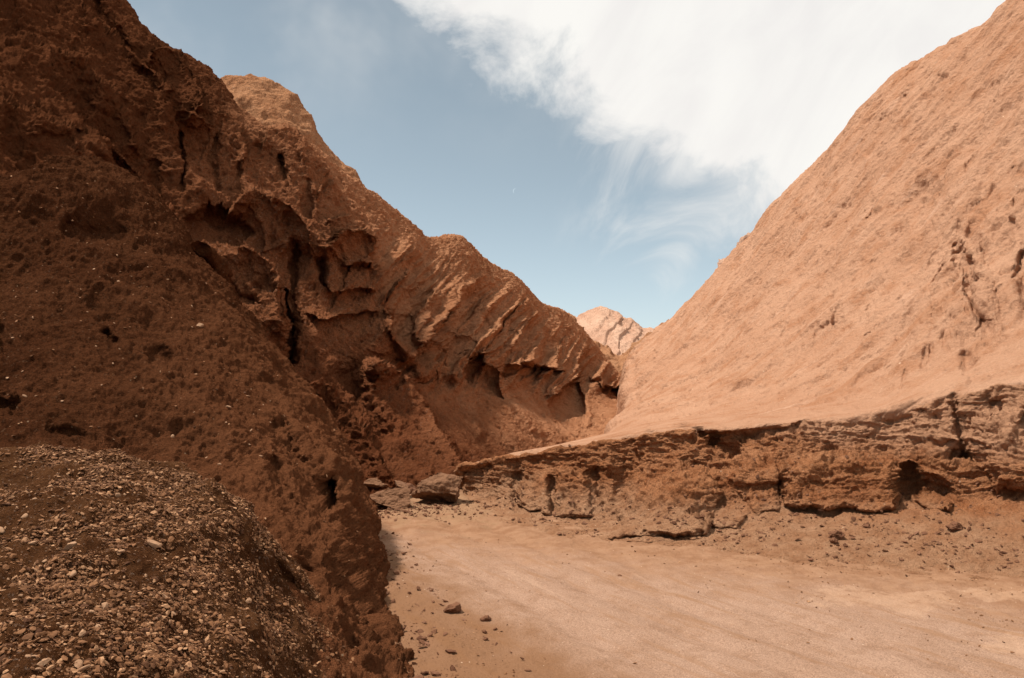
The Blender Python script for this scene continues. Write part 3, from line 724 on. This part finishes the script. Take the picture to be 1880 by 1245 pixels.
GA, tva = lattice(rowsA, n_of(760), [n_of(k) for k in (90, 130, 220, 200)], back=[(0, .4, -.05), (0, 1.2, -.5), (0, 2.4, -1.4)], under=[(0, -1.5, -1.5)], right=[(.2, .1, -.22), (.5, .3, -.8)], ns=16)
n = snorm(GA, 6)
d = .14 * fbm(GA * .8, 3, seed=300) + .12 * fbm(GA * 2.5, 3, .55, seed=303) + .016 * (billow(GA * 9, 3, .6, seed=306)) + .006 * fbm(GA * 30, 2, seed=309)
GA = GA + n * d[..., None]
tag(mesh_grid('mound', GA, M_mound), 'grey brown gritty mound in the lower left corner', kind='structure')

# ------------------------------------------------------------------ loose stones
import bmesh
def ico(sub):
    bm = bmesh.new(); bmesh.ops.create_icosphere(bm, subdivisions=sub, radius=1.0)
    V = np.array([v.co[:] for v in bm.verts]); F = np.array([[v.index for v in f.verts] for f in bm.faces]); bm.free()
    return V, F


V1s, F1s = ico(1); V2s, F2s = ico(2); V5s, F5s = ico(5)


def stone_shape(V, r, planes=7, cut=.72, asp=(1, .75, .45)):
    """angular chip: a ball cut by a few planes, then flattened"""
    P = V.copy()
    for _ in range(planes):
        q = r.normal(size=3); q /= np.linalg.norm(q); c = cut * r.uniform(.65, 1.0)
        s = P @ q; P = np.where((s > c)[:, None], P - (s - c)[:, None] * q, P)
    return P * np.array(asp)


def rotm3(r, tilt=.5):
    e = Matrix.Rotation(r.uniform(0, 6.283), 3, 'Z') @ Matrix.Rotation(r.normal() * tilt, 3, 'X') @ Matrix.Rotation(r.normal() * tilt, 3, 'Y')
    return np.array(e)


def align(nv):
    """rotation taking +Z to nv"""
    return np.array(Vector((0, 0, 1)).rotation_difference(Vector(nv)).to_matrix())


def scatter(name, G, N_, size, mat, label, kind='stuff', weight=None, seed=1, cat=None, view=True, tiltk=.35):
    """many small chips joined in one mesh, lying on grid surface G"""
    r = np.random.default_rng(seed)
    nn = snorm(G, 2); px, py = proj(G)
    wgt = np.ones(G.shape[:2])
    if view: wgt *= (px > -60) & (px < 1940) & (py > -30) & (py < 1290)
    v = CAM - G; f = (nn * v).sum(-1); wgt *= f > -.1
    a = np.linalg.norm(np.cross(np.gradient(G, axis=0), np.gradient(G, axis=1)), axis=-1)
    wgt = wgt * a
    if weight is not None: wgt *= weight(G, px, py)
    p = wgt.ravel() / wgt.sum(); ids = r.choice(p.size, N_, p=p)
    shapes = [stone_shape(V1s, r, 7, .62, (1, r.uniform(.35, .9), r.uniform(.18, .5))) for _ in range(40)]
    Pf = G.reshape(-1, 3); Nf = nn.reshape(-1, 3)
    vs = np.empty((N_, len(V1s), 3), np.float32)
    sz = size[0] * (size[1] / size[0]) ** (r.random(N_) ** size[2])
    for i in range(N_):
        nv = Nf[ids[i]] * .7 + np.array([0, 0, .3])
        R = align(nv) @ rotm3(r, tiltk)
        vs[i] = (shapes[i % 40] * sz[i]) @ R.T + Pf[ids[i]] + nv * sz[i] * .15 + r.normal(size=3) * .008
    F = (F1s[None] + (np.arange(N_) * len(V1s))[:, None, None]).reshape(-1, 3)
    o = mesh_raw(name, vs.reshape(-1, 3), F, mat, False)
    return tag(o, label, cat, kind=kind)


def dens(G, px, py):
    q = fbm(G * 1.6, 3, seed=401)
    return np.clip(.42 + 1.9 * q, .07, 2) * sstep(px, 680, 430)


scatter('gravel', GA, 80000, (.005, .042, 3.6), M_gravel, 'loose tan gravel and stone chips covering the mound in the lower left corner', weight=dens, seed=5)


def densB(G, px, py):
    line = 880 + np.maximum(px - 300, 0) * .9
    near = sstep(py - line, -60, 200) * sstep(px, 760, 540)
    return near * np.clip(.4 + fbm(G * 2, 2, seed=402), 0, 2) + .004


scatter('scree', G_B, 20000, (.005, .045, 3.2), M_gravel, 'thin scatter of chips over the lower part of the dark left slope', weight=densB, seed=6)


def densR(G, px, py):
    x, y = G[..., 0], G[..., 1]
    e = x - np.interp(y, [7.8, 9.7, 12, 13.5, 18], [-1.0, -1.5, -2.1, -2.4, -3.2])
    return np.exp(-(np.maximum(e, 0) / .28) ** 1.0) * (e > -.5) * (.15 + np.clip(fbm(G * 1.5, 3, seed=410) * 2, 0, 2)) * (y < 16) + .35 * np.exp(-((x + 2.5) / 1.5) ** 2 - ((y - 18.6) / .8) ** 2)


gxs = np.arange(-4, 10, .04); gys = np.arange(6.5, 22, .04); XX, YY = np.meshgrid(gxs, gys)
from bisect import bisect
ix = np.clip(np.searchsorted(gx, XX), 1, len(gx) - 1); iy = np.clip(np.searchsorted(gy, YY), 1, len(gy) - 1)
ZF = (z * near)
GF = np.stack([gx[ix], gy[iy], ZF[iy, ix]], -1)


def densF(G, px, py):
    x, y = G[..., 0], G[..., 1]
    c = 2.0 - 0.58 * (y - 9) + 0.012 * np.clip(y - 9, 0, 20) ** 2
    k = .16 + sstep(x - c, 2.0, 4.5) + .9 * sstep(x - c, -1.0, -2.4)
    return k * np.clip(.3 + fbm(G * .9, 3, seed=403) * 1.3, .03, 2) * (px > 660)


scatter('rubble', GF, 6500, (.008, .095, 4.0), M_clod, 'crumbled clods and grit fallen along the foot of the dark slope', weight=densR, seed=12)
scatter('pebbles', GF, 11000, (.005, .036, 3.8), M_gravel, 'tiny pebbles and grit strewn over the canyon floor', weight=densF, seed=8)


def densK(G, px, py):
    return (py > 730) * (.15 + sstep(py, 880, 960)) * np.clip(.4 + fbm(G * .8, 3, seed=404) * 1.2, .03, 2)


scatter('debris', G_E[iv:], 9000, (.007, .085, 4.2), M_clod, 'crumbs of clay fallen along the foot of the bank', weight=densK, seed=9)


def on_grid(G, px0, py0):
    px, py = proj(G); nn = facing(G); f = (nn * (CAM - G)).sum(-1)
    e = np.hypot(px - px0, py - py0) + np.where(f < 0, 1e4, 0) + np.linalg.norm(G - CAM, axis=-1) * .3
    i = np.unravel_index(np.argmin(e), e.shape); return G[i], snorm(G[max(0, i[0] - 9):i[0] + 10, max(0, i[1] - 9):i[1] + 10], 2).mean((0, 1))


def thing_stone(name, loc, wid, mat, label, cat, group=None, seed=0, asp=(1, .8, .6), sub=3, rot=None, nv=(0, 0, 1), rough=.08, cut=.75, sink=.25, planes=9):
    r = np.random.default_rng(seed); V, F = {2: (V2s, F2s), 3: V3, 5: (V5s, F5s), 6: V6}[sub]
    P = stone_shape(V, r, planes, cut, (1, 1, 1))
    P = P + V * (rough * fbm(P * 1.6 + seed, 5, .6, seed=seed))[:, None]
    P = P * np.array(asp) * wid / 2
    R = align(nv) @ (np.array(Matrix.Rotation(rot, 3, 'Z')) if rot is not None else rotm3(r, .25))
    P = P @ R.T
    o = mesh_raw(name, P, F, mat, True)
    hz = P[:, 2].max() - P[:, 2].min()
    o.location = Vector(loc) + Vector((0, 0, -P[:, 2].min() - sink * hz))
    return tag(o, label, cat, group)


V3 = ico(3); V6 = ico(6)
def gz(px, py):                                   # point on the floor under a pixel
    for D in np.arange(5, 30, .02):
        p = W(px, py, D)
        i = min(np.searchsorted(gx, p[0]), len(gx) - 1); j = min(np.searchsorted(gy, p[1]), len(gy) - 1)
        if p[2] <= ZF[j, i]: return p
    return p


b = gz(806, 926); b[1] += .35
thing_stone('boulder', b, 1.68, M_boulder, 'large tan boulder with flat top where the floor meets the cliff', 'boulder', seed=11, asp=(1, .8, .66), sub=6, rot=.2, rough=.26, cut=.70, sink=.10, planes=12)
b = gz(716, 934); b[1] += .3
thing_stone('boulder', b, 1.5, M_boulder, 'low flat tan slab of rock left of the large boulder', 'boulder', seed=23, asp=(1, .8, .46), sub=6, rot=-.25, rough=.2, cut=.7, sink=.25)
b = gz(700, 918); b[1] += .9
thing_stone('boulder', b, 1.6, M_boulder, 'sloping rock slab behind the low flat slab', 'boulder', seed=31, asp=(1, .7, .42), sub=6, rot=-.5, rough=.2, cut=.7, sink=.2)
b = gz(748, 908); b[1] += .3
thing_stone('boulder', b, .6, M_clod, 'small dark rock wedged between the slab and the large boulder', 'boulder', seed=35, asp=(1, .8, .7), sub=5, rough=.2)
b = gz(806, 934)
thing_stone('rock', b, .16, M_clod, 'small dark stone just in front of the large boulder', 'rock', seed=37, sub=3, rough=.2)
for q, (x_, y_, wp, lab) in enumerate([
        (832, 1124, 36, 'largest dark clod lying alone on the near left of the floor'),
        (892, 1139, 20, 'small dark clod just right of the largest one'),
        (909, 1156, 10, 'tiny dark clod on the floor, rightmost of the near cluster'),
        (890, 1162, 12, 'tiny dark clod below the small one'),
        (891, 1175, 13, 'tiny flat clod, lowest of the near cluster'),
        (752, 1090, 9, 'tiny clod nearest the foot of the dark slope'),
        (1536, 988, 34, 'reddish clay block fallen below the bank'),
        (1530, 998, 20, 'smaller clay lump in front of the reddish block'),
        (1755, 974, 30, 'dark clay clod on the talus at the right'),
        (1592, 968, 14, 'small dark clod between the two larger ones under the bank'),
        (1220, 1001, 12, 'pale little stone in front of the talus fan'),
        (1230, 998, 14, 'flat little stone beside the pale one in front of the talus fan'),
        (1138, 1058, 9, 'small dark pebble in the middle of the floor')]):
    if y_ < 1000 and x_ > 1400: p, nv = on_grid(G_E, x_, y_)
    else: p = gz(x_, y_)
    wd = wp / FPX * p[1]
    thing_stone('rock', p, wd, M_boulder if 'pale' in lab else M_clod, lab, 'rock', seed=60 + q, sub=5 if wp > 18 else 3, asp=(1, .8, .6), rough=.35, sink=.25, cut=.85)

# larger stones lying in the gravel: each a thing of its own
r = np.random.default_rng(77)
big = [(310, 985, 28, 'long pale stone on the mound, upper middle'), (668, 0, 0, '')]
named = [(130, 1007, 30, 'pale blocky stone on the left part of the gravel mound'), (283, 1005, 34, 'long pale stone lying across the middle of the gravel mound'),
         (152, 1166, 24, 'rounded tan stone low on the gravel mound'), (80, 1220, 26, 'pale slab stone at the bottom edge of the gravel mound'),
         (305, 1103, 20, 'pale angular stone on the right part of the gravel mound'), (192, 1118, 20, 'squarish tan stone in the middle of the gravel mound'),
         (145, 1222, 30, 'brown flat stone beside the pale slab at the bottom of the mound'), (60, 1000, 16, 'small pale stone on the left of the mound'),
         (318, 1130, 18, 'tan wedge stone just below the pale angular one')]
for q, (x_, y_, wp, lab) in enumerate(named):
    p, nv = on_grid(GA, x_, y_); wd = wp / FPX * np.linalg.norm(p - CAM)
    thing_stone('stone', p, wd, M_pale, lab, 'stone', 'large stones in the gravel', seed=100 + q, sub=3, asp=(1, .55, .38), nv=nv, rough=.12, sink=.15)
proto = thing_stone('stone', (0, 0, -5), .06, M_pale, 'pale flat chip among the gravel of the mound', 'stone', 'pale chips in the gravel', seed=140, sub=2, asp=(1, .65, .35), sink=0)
meshes = [proto.data]
for k in range(5):
    t_ = thing_stone('stone', (0, 0, -5), .06, M_pale, 'x', 'stone', seed=141 + k, sub=2, asp=(1, .5 + .08 * k, .3 + .04 * k), sink=0); meshes.append(t_.data); bpy.data.objects.remove(t_)


def strew(G, poly_pts, count, smin, smax, label, group, seed, first=None):
    r = np.random.default_rng(seed); px, py = proj(G); nn = snorm(G, 3); f = (nn * (CAM - G)).sum(-1) > 0
    d, ins = pdist(px, py, poly_pts, True); ids = np.argwhere(ins & f); ch = r.choice(len(ids), count, replace=False)
    for k, c in enumerate(ch):
        i, j = ids[c]; p = G[i, j]; nv = nn[i, j]
        o = first if (k == 0 and first) else proto.copy()
        if not (k == 0 and first): C.objects.link(o)
        o.data = meshes[r.integers(len(meshes))]
        s = r.uniform(smin, smax) ** 1.0 * (.6 + .8 * r.random() ** 2)
        o.scale = (s, s, s); o.location = p + nv * .006 * s
        o.rotation_euler = Matrix((align(nv) @ rotm3(r, .4))).to_euler()
        tag(o, label, 'stone', group)


strew(GA, [(0, 860), (250, 880), (420, 1000), (540, 1150), (560, 1245), (0, 1245)], 150, .5, 1.25, 'pale flat chip among the gravel of the mound', 'pale chips in the gravel', 5, proto)
strew(G_B, [(0, 340), (200, 330), (320, 440), (480, 640), (600, 830), (560, 900), (330, 860), (0, 820)], 110, .5, 1.3, 'tiny pale stone dotted on the dark slope', 'pale stones dotted on the dark slope', 6)
p, nv = on_grid(G_B, 366, 602)
thing_stone('stone', p, .15, M_pale, 'round pale stone standing out in the middle of the dark slope', 'stone', 'pale stones dotted on the dark slope', seed=180, sub=3, asp=(1, .9, .9), sink=.1)

# ------------------------------------------------------------------ day moon: the lit sliver of a sphere, far off
mm = bpy.data.materials.new('moonlit_rock'); mm.use_nodes = True; t = mm.node_tree; t.nodes.clear(); N = NT(t)
e = N.n('ShaderNodeEmission', {'Color': (0.50, 0.60, 0.66, 1), 'Strength': 1.0}); o_ = N.n('ShaderNodeOutputMaterial'); t.links.new(e.outputs[0], o_.inputs[0])
R_ = 5.2 / FPX * 2500; mc = W(947, 351, 2500)
th = np.linspace(-1.25, 1.25, 40); ph = np.linspace(0, 1, 10)
pts = []
for a in th:
    for s in ph:                                    # lune between the limb and the terminator
        lam = math.pi - s * 0.75
        x = math.cos(a) * math.cos(lam); y = -math.cos(a) * math.sin(lam) ; zz_ = math.sin(a)
        pts.append((x, y, zz_))
P = (np.array(pts) * R_).reshape(40, 10, 3)
rz = np.array(Matrix.Rotation(math.radians(28), 3, 'Y')); P = P @ rz.T
o = mesh_grid('moon', P + mc, mm); tag(o, 'thin pale crescent moon in the blue sky between the walls', 'moon')
